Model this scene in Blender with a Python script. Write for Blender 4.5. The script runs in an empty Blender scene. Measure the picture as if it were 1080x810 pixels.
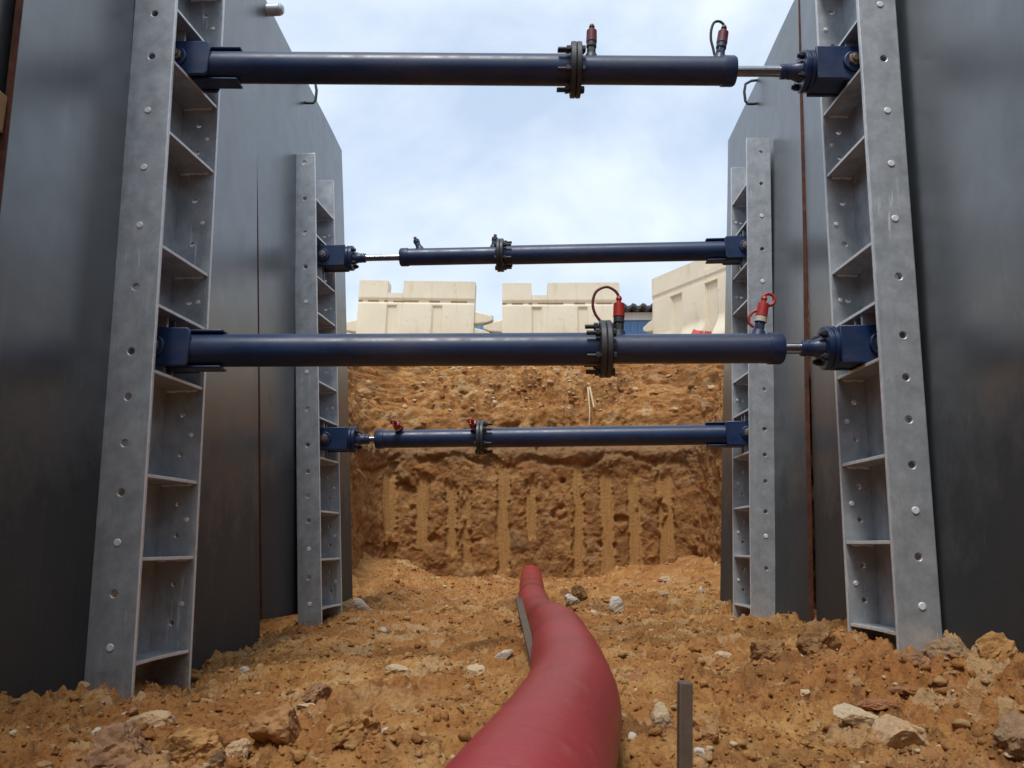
import bpy, bmesh, math, random
import numpy as np
from mathutils import Vector, Matrix
random.seed(7); rng = np.random.default_rng(11)
S = bpy.context.scene
COL = S.collection
R = math.radians

# ------------------------------------------------------------------ camera model (layout helper)
F = 850.; PITCH = math.atan(172/850.); YAW = R(1.2); CAMH = .45
fw = np.array([-math.sin(YAW)*math.cos(PITCH), math.cos(YAW)*math.cos(PITCH), math.sin(PITCH)])
rt = np.array([math.cos(YAW), math.sin(YAW), 0.]); up = np.cross(rt, fw)
def at(x, y, Y):
    d = fw + rt*(x-540)/F + up*(405-y)/F
    return np.array([0, 0, CAMH]) + d*(Y/d[1])

# ------------------------------------------------------------------ numpy noise
def h2(ix, iy, seed):
    ix = ix.astype(np.int64); iy = iy.astype(np.int64)
    n = (ix*374761393 + iy*668265263 + seed*974634521) & 0xffffffff
    n = ((n ^ (n >> 13))*1274126177) & 0xffffffff
    n = ((n ^ (n >> 16))*2246822519) & 0xffffffff
    return ((n ^ (n >> 15)) & 0xffffff)/float(0xffffff)
def vnoise(x, y, seed=0):
    xi = np.floor(x); yi = np.floor(y); fx = x-xi; fy = y-yi
    fx = fx*fx*(3-2*fx); fy = fy*fy*(3-2*fy)
    a = h2(xi, yi, seed); b = h2(xi+1, yi, seed); c = h2(xi, yi+1, seed); d = h2(xi+1, yi+1, seed)
    return ((a*(1-fx)+b*fx)*(1-fy) + (c*(1-fx)+d*fx)*fy)*2-1
def fbm(x, y, scale, octs=4, seed=0, gain=.5):
    s = 0; amp = 1; tot = 0; k = 1/scale
    ca, sa = math.cos(.6), math.sin(.6)
    for o in range(octs):
        s = s + amp*vnoise(x*k+o*7.3, y*k-o*3.1, seed+o); tot += amp
        amp *= gain; k *= 2.03
        x, y = x*ca-y*sa, x*sa+y*ca
    return s/tot
def clods(x, y, scale, seed, prob=.6):
    """Lumps scattered on a jittered grid: returns height 0..1 and a random tone per lump."""
    wx = x + .35*scale*vnoise(x/scale*1.7, y/scale*1.7, seed+50) + .12*scale*vnoise(x/scale*5, y/scale*5, seed+51)
    wy = y + .35*scale*vnoise(x/scale*1.7+9, y/scale*1.7+4, seed+52) + .12*scale*vnoise(x/scale*5+3, y/scale*5, seed+53)
    u = wx/scale; v = wy/scale; ui = np.floor(u); vi = np.floor(v)
    H = np.zeros_like(u); T = np.full_like(u, .5)
    for dx in (-1, 0, 1):
        for dy in (-1, 0, 1):
            cx = ui+dx; cy = vi+dy
            px = cx+h2(cx, cy, seed); py = cy+h2(cx, cy, seed+1)
            on = h2(cx, cy, seed+2) < prob
            r = .28+.5*h2(cx, cy, seed+3)
            asp = .6+.8*h2(cx, cy, seed+4)
            ang = 3.14*h2(cx, cy, seed+6)
            ex = (u-px)*np.cos(ang)+(v-py)*np.sin(ang); ey = -(u-px)*np.sin(ang)+(v-py)*np.cos(ang)
            d2 = (ex*ex*asp+ey*ey/asp)/(r*r)
            hh = np.where((d2 < 1) & on, np.power(np.clip(1-d2, 0, 1), .42)*r*1.3*(.55+.45*h2(cx, cy, seed+7)), 0)
            m = hh > H
            H = np.where(m, hh, H); T = np.where(m, h2(cx, cy, seed+5), T)
    return H, T
def billow(x, y, scale, octs=5, seed=0, gain=.6):
    s = 0; amp = 1; tot = 0; k = 1/scale
    ca, sa = math.cos(.8), math.sin(.8)
    for o in range(octs):
        s = s + amp*(np.abs(vnoise(x*k+o*5.1, y*k+o*8.7, seed+o))*2-.75); tot += amp
        amp *= gain; k *= 2.1
        x, y = x*ca-y*sa, x*sa+y*ca
    return s/tot
def sstep(a, b, x):
    t = np.clip((x-a)/(b-a), 0, 1); return t*t*(3-2*t)

# ------------------------------------------------------------------ object helpers
def tag(o, label=None, cat=None, group=None, kind=None):
    if label: o['label'] = label
    if cat: o['category'] = cat
    if group: o['group'] = group
    if kind: o['kind'] = kind
    return o
def empty(name, mat=None):
    o = bpy.data.objects.new(name, None); COL.objects.link(o)
    o.empty_display_size = .1
    if mat is not None: o.matrix_world = mat
    return o
def link_mesh(name, me, mats, parent=None, smooth=None):
    if not isinstance(mats, (list, tuple)): mats = [mats]
    for m in mats: me.materials.append(m)
    o = bpy.data.objects.new(name, me); COL.objects.link(o)
    if parent: o.parent = parent
    return o
class MB:
    def __init__(s): s.b = bmesh.new()
    def _xf(s, vs, M):
        for v in vs: v.co = M @ v.co
    def box(s, lo, hi, M=None):
        lo = Vector(lo); hi = Vector(hi)
        r = bmesh.ops.create_cube(s.b, size=1)['verts']
        c = (lo+hi)/2; d = hi-lo
        for v in r: v.co = Vector((v.co.x*d.x, v.co.y*d.y, v.co.z*d.z))+c
        if M: s._xf(r, M)
        return s
    def cyl(s, p0, p1, r0, r1=None, seg=32):
        p0 = Vector(p0); p1 = Vector(p1); r1 = r0 if r1 is None else r1
        d = p1-p0
        r = bmesh.ops.create_cone(s.b, cap_ends=True, segments=seg, radius1=r0, radius2=r1, depth=d.length)['verts']
        M = Matrix.Translation((p0+p1)/2) @ d.to_track_quat('Z', 'Y').to_matrix().to_4x4()
        s._xf(r, M); return s
    def tube(s, pts, r, seg=10, closed=False, caps=True):
        pts = [Vector(p) for p in pts]; n = len(pts)
        rs = r if isinstance(r, (list, tuple)) else [r]*n
        rings = []; ref = None
        for i, p in enumerate(pts):
            if closed: t = pts[(i+1) % n]-pts[i-1]
            else: t = pts[min(i+1, n-1)]-pts[max(i-1, 0)]
            t.normalize()
            if ref is None: ref = t.orthogonal().normalized()
            ref = (ref - t*ref.dot(t)).normalized(); bi = t.cross(ref)
            rings.append([s.b.verts.new(p+(ref*math.cos(a)+bi*math.sin(a))*rs[i]) for a in [2*math.pi*k/seg for k in range(seg)]])
        for i in range(n if closed else n-1):
            A = rings[i]; B = rings[(i+1) % n]
            for k in range(seg): s.b.faces.new((A[k], A[(k+1) % seg], B[(k+1) % seg], B[k]))
        if caps and not closed:
            s.b.faces.new(list(reversed(rings[0]))); s.b.faces.new(rings[-1])
        return s
    def prism(s, poly, axis, a, b):
        """polygon (list of 2-tuples) extruded along axis from a to b"""
        def mk(p, t):
            return {'x': (t, p[0], p[1]), 'y': (p[0], t, p[1]), 'z': (p[0], p[1], t)}[axis]
        A = [s.b.verts.new(mk(p, a)) for p in poly]; B = [s.b.verts.new(mk(p, b)) for p in poly]
        n = len(poly)
        for i in range(n): s.b.faces.new((A[i], A[(i+1) % n], B[(i+1) % n], B[i]))
        s.b.faces.new(A); s.b.faces.new(B)
        return s
    def lathe(s, prof, M=None, seg=32):
        """profile of (r, x) revolved round the x axis"""
        rings = []
        for r, x in prof:
            rings.append([s.b.verts.new((x, r*math.cos(2*math.pi*k/seg), r*math.sin(2*math.pi*k/seg))) for k in range(seg)])
        for A, B in zip(rings, rings[1:]):
            for k in range(seg): s.b.faces.new((A[k], A[(k+1) % seg], B[(k+1) % seg], B[k]))
        s.b.faces.new(rings[0]); s.b.faces.new(rings[-1])
        if M: s._xf([v for r in rings for v in r], M)
        return s
    def build(s, name, mats, parent=None, bevel=0, angle=38, segs=2, cut=None):
        bmesh.ops.recalc_face_normals(s.b, faces=s.b.faces)
        if cut is not None:
            s.b.normal_update()
            for f in s.b.faces:
                if f.normal.x > .8 and f.calc_center_median().x > cut: f.material_index = 1
        me = bpy.data.meshes.new(name); s.b.to_mesh(me); s.b.free()
        me.shade_smooth(); me.set_sharp_from_angle(angle=R(angle))
        o = link_mesh(name, me, mats, parent)
        if bevel:
            m = o.modifiers.new('bevel', 'BEVEL'); m.width = bevel; m.segments = segs; m.limit_method = 'ANGLE'; m.angle_limit = R(40)
            m.harden_normals = False
        return o
def grid_mesh(name, P, closed=False):
    """P: (nu, nv, 3) array -> mesh"""
    nu, nv, _ = P.shape
    idx = np.arange(nu*nv).reshape(nu, nv)
    q = np.stack([idx[:-1, :-1], idx[1:, :-1], idx[1:, 1:], idx[:-1, 1:]], -1).reshape(-1, 4)
    me = bpy.data.meshes.new(name)
    me.vertices.add(nu*nv); me.vertices.foreach_set('co', P.reshape(-1).astype(np.float32))
    me.loops.add(q.size); me.loops.foreach_set('vertex_index', q.reshape(-1).astype(np.int32))
    me.polygons.add(len(q)); me.polygons.foreach_set('loop_start', (np.arange(len(q))*4).astype(np.int32))
    me.update(calc_edges=True); me.validate()
    me.shade_smooth()
    return me
def fattr(me, name, vals):
    a = me.attributes.new(name, 'FLOAT', 'POINT'); a.data.foreach_set('value', np.asarray(vals, dtype=np.float32).reshape(-1))

# ------------------------------------------------------------------ materials
class NT:
    def __init__(s, name):
        m = s.m = bpy.data.materials.new(name); m.use_nodes = True
        s.t = m.node_tree; s.n = s.t.nodes; s.b = s.n['Principled BSDF']
    def node(s, typ, **kw):
        n = s.n.new(typ)
        for k, v in kw.items(): setattr(n, k, v)
        return n
    def link(s, a, b): s.t.links.new(a, b)
    def obj(s): return s.node('ShaderNodeTexCoord').outputs['Object']
    def mapped(s, src, sc):
        n = s.node('ShaderNodeMapping'); n.inputs['Scale'].default_value = sc; s.link(src, n.inputs['Vector']); return n.outputs[0]
    def noise(s, vec, scale, detail=5, rough=.55, dist=0):
        n = s.node('ShaderNodeTexNoise'); s.link(vec, n.inputs['Vector'])
        n.inputs['Scale'].default_value = scale; n.inputs['Detail'].default_value = detail
        n.inputs['Roughness'].default_value = rough; n.inputs['Distortion'].default_value = dist
        return n.outputs['Fac']
    def ramp(s, fac, stops):
        n = s.node('ShaderNodeValToRGB'); s.link(fac, n.inputs['Fac'])
        e = n.color_ramp.elements
        while len(e) < len(stops): e.new(.5)
        for el, (p, c) in zip(e, stops):
            el.position = p; el.color = (*c, 1) if not isinstance(c, (int, float)) else (c, c, c, 1)
        return n.outputs['Color']
    def mix(s, fac, a, b, mode='MIX'):
        n = s.node('ShaderNodeMix', data_type='RGBA', blend_type=mode)
        for sock, v in ((n.inputs[0], fac), (n.inputs[6], a), (n.inputs[7], b)):
            if isinstance(v, (int, float)): sock.default_value = v
            elif isinstance(v, tuple): sock.default_value = (*v, 1)
            else: s.link(v, sock)
        return n.outputs[2]
    def math(s, op, a, b=None):
        n = s.node('ShaderNodeMath', operation=op)
        for i, v in enumerate((a, b)):
            if v is None: continue
            if isinstance(v, (int, float)): n.inputs[i].default_value = v
            else: s.link(v, n.inputs[i])
        return n.outputs[0]
    def bump(s, h, strength=.3, dist=.01):
        n = s.node('ShaderNodeBump'); n.inputs['Strength'].default_value = strength; n.inputs['Distance'].default_value = dist
        s.link(h, n.inputs['Height']); s.link(n.outputs[0], s.b.inputs['Normal'])
    def set(s, **kw):
        names = dict(col='Base Color', rough='Roughness', metal='Metallic', spec='Specular IOR Level', ior='IOR', coat='Coat Weight', coatr='Coat Roughness')
        for k, v in kw.items():
            sock = s.b.inputs[names[k]]
            if isinstance(v, (int, float)): sock.default_value = v
            elif isinstance(v, tuple): sock.default_value = (*v, 1)
            else: s.link(v, sock)
        return s

def soil_mat(name, wall=False):
    t = NT(name); v = t.obj()
    a = t.node('ShaderNodeAttribute', attribute_name='tone').outputs['Fac']
    big = t.noise(v, 1.7, 6, .6); mid = t.noise(v, 9, 6, .6, .4); fine = t.noise(v, 70, 5, .65)
    c = t.ramp(mid, [(.25, (.24, .100, .033)), (.45, (.41, .198, .065)), (.6, (.52, .285, .102)), (.8, (.60, .385, .17))])
    c = t.mix(t.ramp(big, [(.40, 0.), (.62, .65)]), c, (.34, .140, .046))
    c = t.mix(t.ramp(a, [(.0, .65), (.25, .0), (1, .0)]), c, (.17, .080, .036))
    c = t.mix(t.ramp(a, [(.7, .0), (.95, .55), (1, .6)]), c, (.56, .40, .22))
    c = t.mix(t.ramp(fine, [(.3, .42), (.5, 0.)]), c, (.15, .065, .026))
    c = t.mix(t.ramp(fine, [(.63, 0.), (.78, .6)]), c, (.60, .44, .26))
    gr = t.noise(t.mapped(v, (1, 1, 1)), 3.1, 5, .65, .8)
    c = t.mix(t.ramp(gr, [(.62, 0.), (.74, .5)]), c, (.33, .225, .135))
    if wall:
        z = t.node('ShaderNodeSeparateXYZ'); t.link(v, z.inputs[0])
        zz = t.math('ADD', z.outputs[2], t.math('MULTIPLY', t.math('SUBTRACT', t.noise(v, 4, 6, .65), .5), .5))
        damp = t.noise(v, 2.6, 6, .65, .7)
        c = t.mix(t.ramp(damp, [(.54, 0.), (.66, .6)]), c, (.15, .070, .028))
        lay = t.ramp(zz, [(.0, 0.), (.5, 0.)])
        n = lay.node; e = n.color_ramp.elements
        while len(e) < 4: e.new(.5)
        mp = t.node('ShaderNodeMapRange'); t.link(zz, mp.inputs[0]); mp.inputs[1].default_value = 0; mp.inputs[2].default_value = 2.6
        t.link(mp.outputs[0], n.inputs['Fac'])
        for el, (p, k) in zip(e, [(.44, 0), (.50, .8), (.555, .8), (.61, 0)]): el.position = p; el.color = (k, k, k, 1)
        c = t.mix(lay, c, (.24, .155, .085))
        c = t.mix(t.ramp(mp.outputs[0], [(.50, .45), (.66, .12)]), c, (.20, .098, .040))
        sm = t.node('ShaderNodeAttribute', attribute_name='smear').outputs['Fac']
        st = t.noise(t.mapped(v, (30, 30, 2.5)), 2, 4, .5)
        c = t.mix(t.math('MULTIPLY', sm, .85), c, t.ramp(st, [(.3, (.36, .190, .066)), (.7, (.47, .265, .100))]))
    t.set(col=c, rough=.95, spec=.15)
    h = t.math('ADD', t.noise(v, 130, 6, .7), t.math('MULTIPLY', t.noise(v, 45, 5, .6), 1.6))
    t.bump(h, .9, .009)
    return t.m
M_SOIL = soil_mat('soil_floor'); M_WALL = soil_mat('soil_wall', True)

def stone_mat(name, c1, c2, scale=14, dust=.45):
    t = NT(name); v = t.obj()
    c = t.ramp(t.noise(v, scale, 7, .65, .3), [(.3, c1), (.7, c2)])
    c = t.mix(t.ramp(t.noise(v, scale*.6, 5, .6), [(.45, 0.), (.7, dust)]), c, (.40, .215, .08))
    t.set(col=c, rough=.9, spec=.2); t.bump(t.noise(v, scale*6, 6, .7), .6, .006)
    return t.m
M_ST = {'brown': stone_mat('brown_stone', (.26, .13, .055), (.42, .24, .115)),
        'purple': stone_mat('purple_stone', (.20, .105, .06), (.36, .215, .13), 40, .6),
        'tan': stone_mat('tan_stone', (.42, .27, .15), (.60, .44, .28)),
        'pale': stone_mat('pale_stone', (.44, .33, .20), (.62, .52, .37), 22, .5),
        'white': stone_mat('white_stone', (.46, .43, .37), (.66, .63, .56), 22, .5),
        'grey': stone_mat('grey_stone', (.20, .125, .07), (.36, .25, .155), 40, .6),
        'red': stone_mat('red_stone', (.24, .095, .05), (.36, .17, .09), 20, .55),
        'dark': stone_mat('dark_stone', (.15, .075, .032), (.32, .18, .08), 30, .6),
        'clod': stone_mat('clod', (.25, .115, .04), (.50, .29, .11), 24, .5)}

def galv_mat(name, base=.46):
    t = NT(name); v = t.obj()
    sp = t.noise(v, 16, 6, .65)
    c = t.ramp(sp, [(.25, (base*.66, base*.70, base*.74)), (.75, (base*1.25, base*1.32, base*1.40))])
    stn = t.noise(t.mapped(v, (1, 1, .35)), 7, 6, .7, .5)
    c = t.mix(t.ramp(stn, [(.5, 0.), (.68, .6)]), c, (base*.5, base*.6, base*.62))
    sc = t.noise(t.mapped(v, (26, 26, 2.2)), 3, 4, .6)
    pm = t.noise(v, 3.3, 4, .6)
    scr = t.math('MULTIPLY', t.ramp(sc, [(.62, 0.), (.69, 1.)]), t.ramp(pm, [(.48, 0.), (.58, .85)]))
    c = t.mix(scr, c, (.74, .75, .76))
    dots = t.noise(v, 95, 2, .5)
    c = t.mix(t.math('MULTIPLY', t.ramp(dots, [(.70, 0.), (.74, 1.)]), t.ramp(pm, [(.42, 0.), (.6, .7)])), c, (.6, .6, .6))
    # mud thrown up round the foot
    z = t.node('ShaderNodeSeparateXYZ'); t.link(v, z.inputs[0])
    mz = t.math('ADD', t.math('MULTIPLY', z.outputs[2], -2.2), t.math('MULTIPLY', t.noise(v, 12, 6, .7), 1.5))
    c = t.mix(t.ramp(mz, [(.50, 0.), (.85, .7)]), c, (.24, .145, .07))
    t.set(col=c, metal=.5, rough=t.ramp(stn, [(.3, .34), (.7, .52)]))
    t.bump(t.noise(v, 38, 5, .6), .12, .004)
    return t.m
M_GALV = galv_mat('galvanised_steel'); 
def edge_mat():
    t = NT('zinc_and_lit_holes'); v = t.obj()
    t.set(col=t.ramp(t.noise(v, 60, 4, .6), [(.3, (.62, .63, .64)), (.7, (.82, .83, .84))]), metal=.1, rough=.42)
    return t.m
M_ZINC_LIT = edge_mat()  # zinc edges and beads; on rail dots its brightness stands for light through holes
def panel_mat():
    t = NT('panel_face'); v = t.obj()
    big = t.noise(t.mapped(v, (1, 1, .5)), 2.2, 6, .6, .6)
    c = t.ramp(big, [(.3, (.030, .036, .040)), (.7, (.046, .053, .057))])
    sc = t.noise(t.mapped(v, (12, 12, 1.6)), 4, 5, .7, .8)
    pm = t.noise(v, 2.7, 4, .6)
    c = t.mix(t.math('MULTIPLY', t.ramp(sc, [(.66, 0.), (.76, 1.)]), t.ramp(pm, [(.50, 0.), (.66, .4)])), c, (.22, .235, .24))
    run = t.noise(t.mapped(v, (1, 9, .45)), 3.2, 6, .7, .3)
    c = t.mix(t.math('MULTIPLY', t.ramp(run, [(.54, 0.), (.72, .4)]), t.ramp(t.noise(v, 1.9, 4, .6), [(.42, 0.), (.6, .8)])), c, (.16, .155, .145))
    w_ = t.noise(t.mapped(v, (1, 70, 5)), 1.6, 3, .5, 1.6)
    c = t.mix(t.math('MULTIPLY', t.ramp(w_, [(.70, 0.), (.72, .8)]), t.ramp(t.noise(v, 4.3, 3, .6), [(.56, 0.), (.62, .7)])), c, (.42, .43, .43))
    spk = t.noise(v, 60, 2, .5)
    c = t.mix(t.ramp(spk, [(.765, 0.), (.785, .4)]), c, (.30, .31, .31))
    z = t.node('ShaderNodeSeparateXYZ'); t.link(v, z.inputs[0])
    mz = t.math('ADD', t.math('MULTIPLY', z.outputs[2], -2.0), t.math('MULTIPLY', t.noise(v, 9, 7, .75), 1.5))
    mud = t.ramp(mz, [(.60, 0.), (.95, .5)])
    c = t.mix(mud, c, (.075, .055, .038))
    film = t.math('ADD', t.math('MULTIPLY', z.outputs[2], -.8), t.math('MULTIPLY_ADD', t.noise(v, 3, 7, .7), 1.1))
    film.node.inputs[1].links[0].from_node.inputs[2].default_value = .22
    rg = t.mix(t.ramp(film, [(.0, 0.), (.34, .85)]), t.ramp(t.noise(v, 6, 7, .7), [(.3, .29), (.72, .40)]), (.62, .62, .62))
    io = t.node('ShaderNodeMapRange'); t.link(t.ramp(film, [(0., 0.), (.34, 1.)]), io.inputs[0]); io.inputs[3].default_value = 2.25; io.inputs[4].default_value = 1.5
    t.set(col=c, metal=0., ior=io.outputs[0], rough=rg)
    t.bump(t.math('ADD', t.noise(v, 3.2, 2, .5), t.math('MULTIPLY', t.noise(v, 40, 4, .6), .012)), .10, .02)
    return t.m
M_PANEL = panel_mat()
def rust_mat():
    t = NT('rusty_edge'); v = t.obj()
    c = t.ramp(t.noise(v, 26, 7, .7), [(.3, (.045, .018, .012)), (.55, (.125, .042, .022)), (.75, (.21, .085, .04))])
    t.set(col=c, rough=.85); t.bump(t.noise(v, 90, 5, .7), .4, .003); return t.m
M_RUST = rust_mat()
def paint_mat(name, c1, c2, rough=.36, chip=(.10, .07, .05), chipamt=.5, dust=(.16, .14, .13)):
    t = NT(name); v = t.obj()
    c = t.ramp(t.noise(v, 8, 5, .6), [(.3, c1), (.7, c2)])
    c = t.mix(t.ramp(t.noise(t.mapped(v, (.5, 1, 1)), 30, 6, .7), [(.66, 0.), (.74, chipamt)]), c, chip)
    stq = t.noise(t.mapped(v, (.6, 7, 7)), 12, 4, .6, .4)
    c = t.mix(t.math('MULTIPLY', t.ramp(stq, [(.66, 0.), (.72, .7)]), t.ramp(t.noise(v, 3.5, 4, .6), [(.48, 0.), (.6, .8)])), c, (.17, .18, .21))
    dm = t.ramp(t.noise(t.mapped(v, (.3, 1, 1)), 6, 7, .7, .5), [(.50, 0.), (.74, .3)])
    c = t.mix(dm, c, dust)
    t.set(col=c, rough=t.ramp(t.noise(v, 14, 5, .6), [(.3, rough-.06), (.7, rough+.14)]), spec=.5)
    t.bump(t.noise(v, 90, 4, .6), .06, .002)
    return t.m
M_BOLT = galv_mat('bolt_steel', .22)
M_BLUE = paint_mat('navy_paint', (.007, .022, .072), (.013, .036, .108))
M_DARK = paint_mat('dark_steel', (.02, .022, .028), (.05, .052, .058), .45)
M_CAP = paint_mat('red_plastic', (.36, .022, .018), (.46, .03, .022), .4, chipamt=.1)
M_CAPD = paint_mat('dark_red_plastic', (.11, .012, .022), (.16, .018, .03), .4, chipamt=.1)
M_CREAM = paint_mat('cream_collar', (.6, .52, .38), (.68, .6, .45), .5, chipamt=.3)
def simple(name, c, rough=.5, metal=0., bump=0):
    t = NT(name); v = t.obj()
    n = t.noise(v, 20, 5, .6)
    t.set(col=t.ramp(n, [(.3, tuple(k*.82 for k in c)), (.7, tuple(min(1, k*1.15) for k in c))]), rough=rough, metal=metal)
    if bump: t.bump(t.noise(v, 60, 5, .6), bump, .003)
    return t.m
M_CHROME = simple('chrome_rod', (.42, .43, .46), .2, 1.)
M_BLACK = simple('black_rubber', (.014, .014, .016), .5)
M_BAR = simple('black_bar', (.03, .03, .034), .45, .4)
M_STAKE = simple('stake_steel', (.105, .075, .055), .8, 0., .5)
def pipe_mat():
    t = NT('red_pipe'); v = t.obj()
    at_ = t.node('ShaderNodeAttribute', attribute_name='run').outputs['Fac']
    cmb = t.node('ShaderNodeCombineXYZ'); t.link(at_, cmb.inputs[0])
    st = t.noise(cmb.outputs[0], 90, 5, .7); soft = t.noise(v, 5, 5, .6)
    c = t.ramp(soft, [(.3, (.225, .014, .020)), (.7, (.31, .021, .028))])
    c = t.mix(t.ramp(st, [(.38, 0.), (.68, .42)]), c, (.42, .065, .07))
    wv = t.noise(t.mapped(v, (6, 30, 6)), 2.2, 5, .65, .6)
    c = t.mix(t.ramp(wv, [(.60, 0.), (.72, .22)]), c, (.46, .10, .10))
    mud = t.noise(t.mapped(v, (1, .6, 1)), 7, 7, .7, .4)
    c = t.mix(t.ramp(mud, [(.61, 0.), (.74, .6)]), c, (.36, .17, .075))
    dust = t.noise(v, 26, 6, .7)
    c = t.mix(t.ramp(dust, [(.55, 0.), (.8, .3)]), c, (.45, .22, .13))
    t.set(col=c, rough=t.ramp(soft, [(.3, .34), (.7, .46)]), spec=.5)
    t.bump(t.math('ADD', st, t.math('MULTIPLY', wv, .7)), .40, .004)
    return t.m
M_PIPE = pipe_mat()
def barrier_mat():
    t = NT('cream_plastic'); v = t.obj()
    c = t.ramp(t.noise(v, 3, 5, .6), [(.3, (.67, .60, .45)), (.7, (.76, .69, .54))])
    drip = t.noise(t.mapped(v, (5, 5, .9)), 2, 6, .6, .3)
    c = t.mix(t.ramp(drip, [(.56, 0.), (.74, .55)]), c, (.46, .36, .22))
    c = t.mix(t.ramp(t.noise(v, 24, 6, .7), [(.58, 0.), (.72, .5)]), c, (.36, .27, .16))
    t.set(col=c, rough=.55, spec=.35); t.bump(t.noise(v, 14, 4, .5), .08, .01)
    return t.m
M_BARR = barrier_mat()
M_REDP = simple('red_spray', (.55, .07, .06), .7)
M_GROOVE = simple('groove_dirt', (.36, .26, .14), .9)
def sheet_metal(name, c):
    t = NT(name); v = t.obj()
    col = t.ramp(t.noise(t.mapped(v, (2, 2, .4)), 2, 6, .65), [(.3, tuple(k*.8 for k in c)), (.7, c)])
    t.set(col=col, rough=.5); return t.m
M_SHED = sheet_metal('blue_cladding', (.10, .24, .50)); M_ROOF = sheet_metal('dark_roofing', (.05, .055, .06)); M_WHITE = sheet_metal('white_trim', (.70, .72, .74))
M_FENCE = sheet_metal('blue_hoarding', (.10, .30, .50))
M_STALK = simple('dry_stalk', (.50, .36, .2), .9)
M_TIMBER = simple('raw_timber', (.30, .17, .075), .85)
def grass_mat():
    t = NT('worn_ground'); v = t.obj()
    c = t.ramp(t.noise(v, .6, 8, .65), [(.3, (.27, .16, .08)), (.7, (.42, .28, .15))])
    t.set(col=c, rough=.95); t.bump(t.noise(v, 9, 6, .7), .6, .04); return t.m
M_GROUND = grass_mat()

# ------------------------------------------------------------------ trench floor
GX = np.array([-1.9, -1.15, -.6, 0, .5, 1.05, 1.9]); GY = np.array([-2.6, .5, 1.2, 1.85, 2.3, 3.0, 4.0, 5.0, 6.3, 7.8])
GZ = np.array([[.08, .08, .07, .09, .10, .14, .18],
               [.09, .08, .06, .10, .10, .14, .18],
               [.10, .08, .06, .11, .11, .14, .19],
               [.11, .09, .07, .125, .13, .15, .20],
               [.06, .03, .08, .13, .14, .165, .20],
               [.04, .04, .10, .125, .14, .15, .19],
               [.05, .05, .09, .115, .125, .10, .12],
               [.12, .12, .11, .11, .12, .12, .16],
               [.34, .20, .11, .10, .11, .15, .30],
               [.62, .32, .18, .165, .18, .28, .50]])
def ginterp(x, y):
    x = np.asarray(x, float); y = np.asarray(y, float)
    i = np.clip(np.searchsorted(GX, x)-1, 0, len(GX)-2); j = np.clip(np.searchsorted(GY, y)-1, 0, len(GY)-2)
    fx = np.clip((x-GX[i])/(GX[i+1]-GX[i]), 0, 1); fy = np.clip((y-GY[j])/(GY[j+1]-GY[j]), 0, 1)
    fx = fx*fx*(3-2*fx); fy = fy*fy*(3-2*fy)
    return (GZ[j, i]*(1-fx)+GZ[j, i+1]*fx)*(1-fy)+(GZ[j+1, i]*(1-fx)+GZ[j+1, i+1]*fx)*fy
def floor_h(x, y):
    z = ginterp(x, y)
    # flatter along the pipe bed
    q = 1-.65*np.exp(-((x-.05)/.16)**2)
    z = z + .052*q*fbm(x, y, .42, 4, 3)
    c1, t1 = clods(x, y, .19, 101, .33); c2, t2 = clods(x, y, .075, 202, .5); c3, t3 = clods(x, y, .034, 303, .6)
    patch = .35+.65*sstep(-.25, .35, fbm(x, y, .5, 3, 77))
    edge = 1+.7*sstep(.75, 1.05, np.abs(x))*sstep(3.6, 2.2, y)
    wx = x+.02*vnoise(x*14, y*14, 61); wy = y+.02*vnoise(x*14+5, y*14, 62)
    z = z + q*(.038*billow(wx, wy, .20, 3, 500)*(.5+.5*patch) + .026*c1*patch*edge*(.6+.8*fbm(x, y, .06, 3, 12)) + .013*c2*patch*edge*(.6+.9*fbm(x, y, .03, 2, 13)))
    z = z + .036*billow(x, y, .08, 5, 520, .7)*(.45+.55*patch) + .003*c3*patch + .010*fbm(x, y, .024, 3, 9, .75)
    z = z + .085*(billow(wx+3, wy, .19, 5, 540, .62)+np.where(x < 0, .04, .2))*sstep(.72, 1.08, np.abs(x))*sstep(3.6, 2.4, y)
    tone = np.where(c1*.05 > np.maximum(c2*.03, .004), t1, np.where(c2 > .1, t2, np.where(c3 > .1, t3, .5)))
    return z, tone
ys = [-2.6]
ys = list(np.arange(-2.6, 1.1, .1))+[1.12]
while ys[-1] < 7.75: ys.append(ys[-1]+max(.003, ys[-1]*.0021))
xs = np.concatenate([np.arange(-1.75, -1.3, .012), np.arange(-1.3, 1.3, .0042), np.arange(1.3, 1.76, .012)])
X, Y = np.meshgrid(xs, np.array(ys), indexing='ij')
Z, T = floor_h(X, Y)
me = grid_mesh('trench_floor', np.stack([X, Y, Z], -1)); fattr(me, 'tone', T)
floor = link_mesh('trench_floor', me, M_SOIL); tag(floor, kind='structure')

def ground_hit(px, py):
    """world point where the floor is seen at photo position (px, py)"""
    for Yv in np.arange(1.0, 7.6, .01):
        p = at(px, py, Yv)
        if p[2] <= float(ginterp(p[0], p[1]))+.012: return p
    return p

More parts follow.
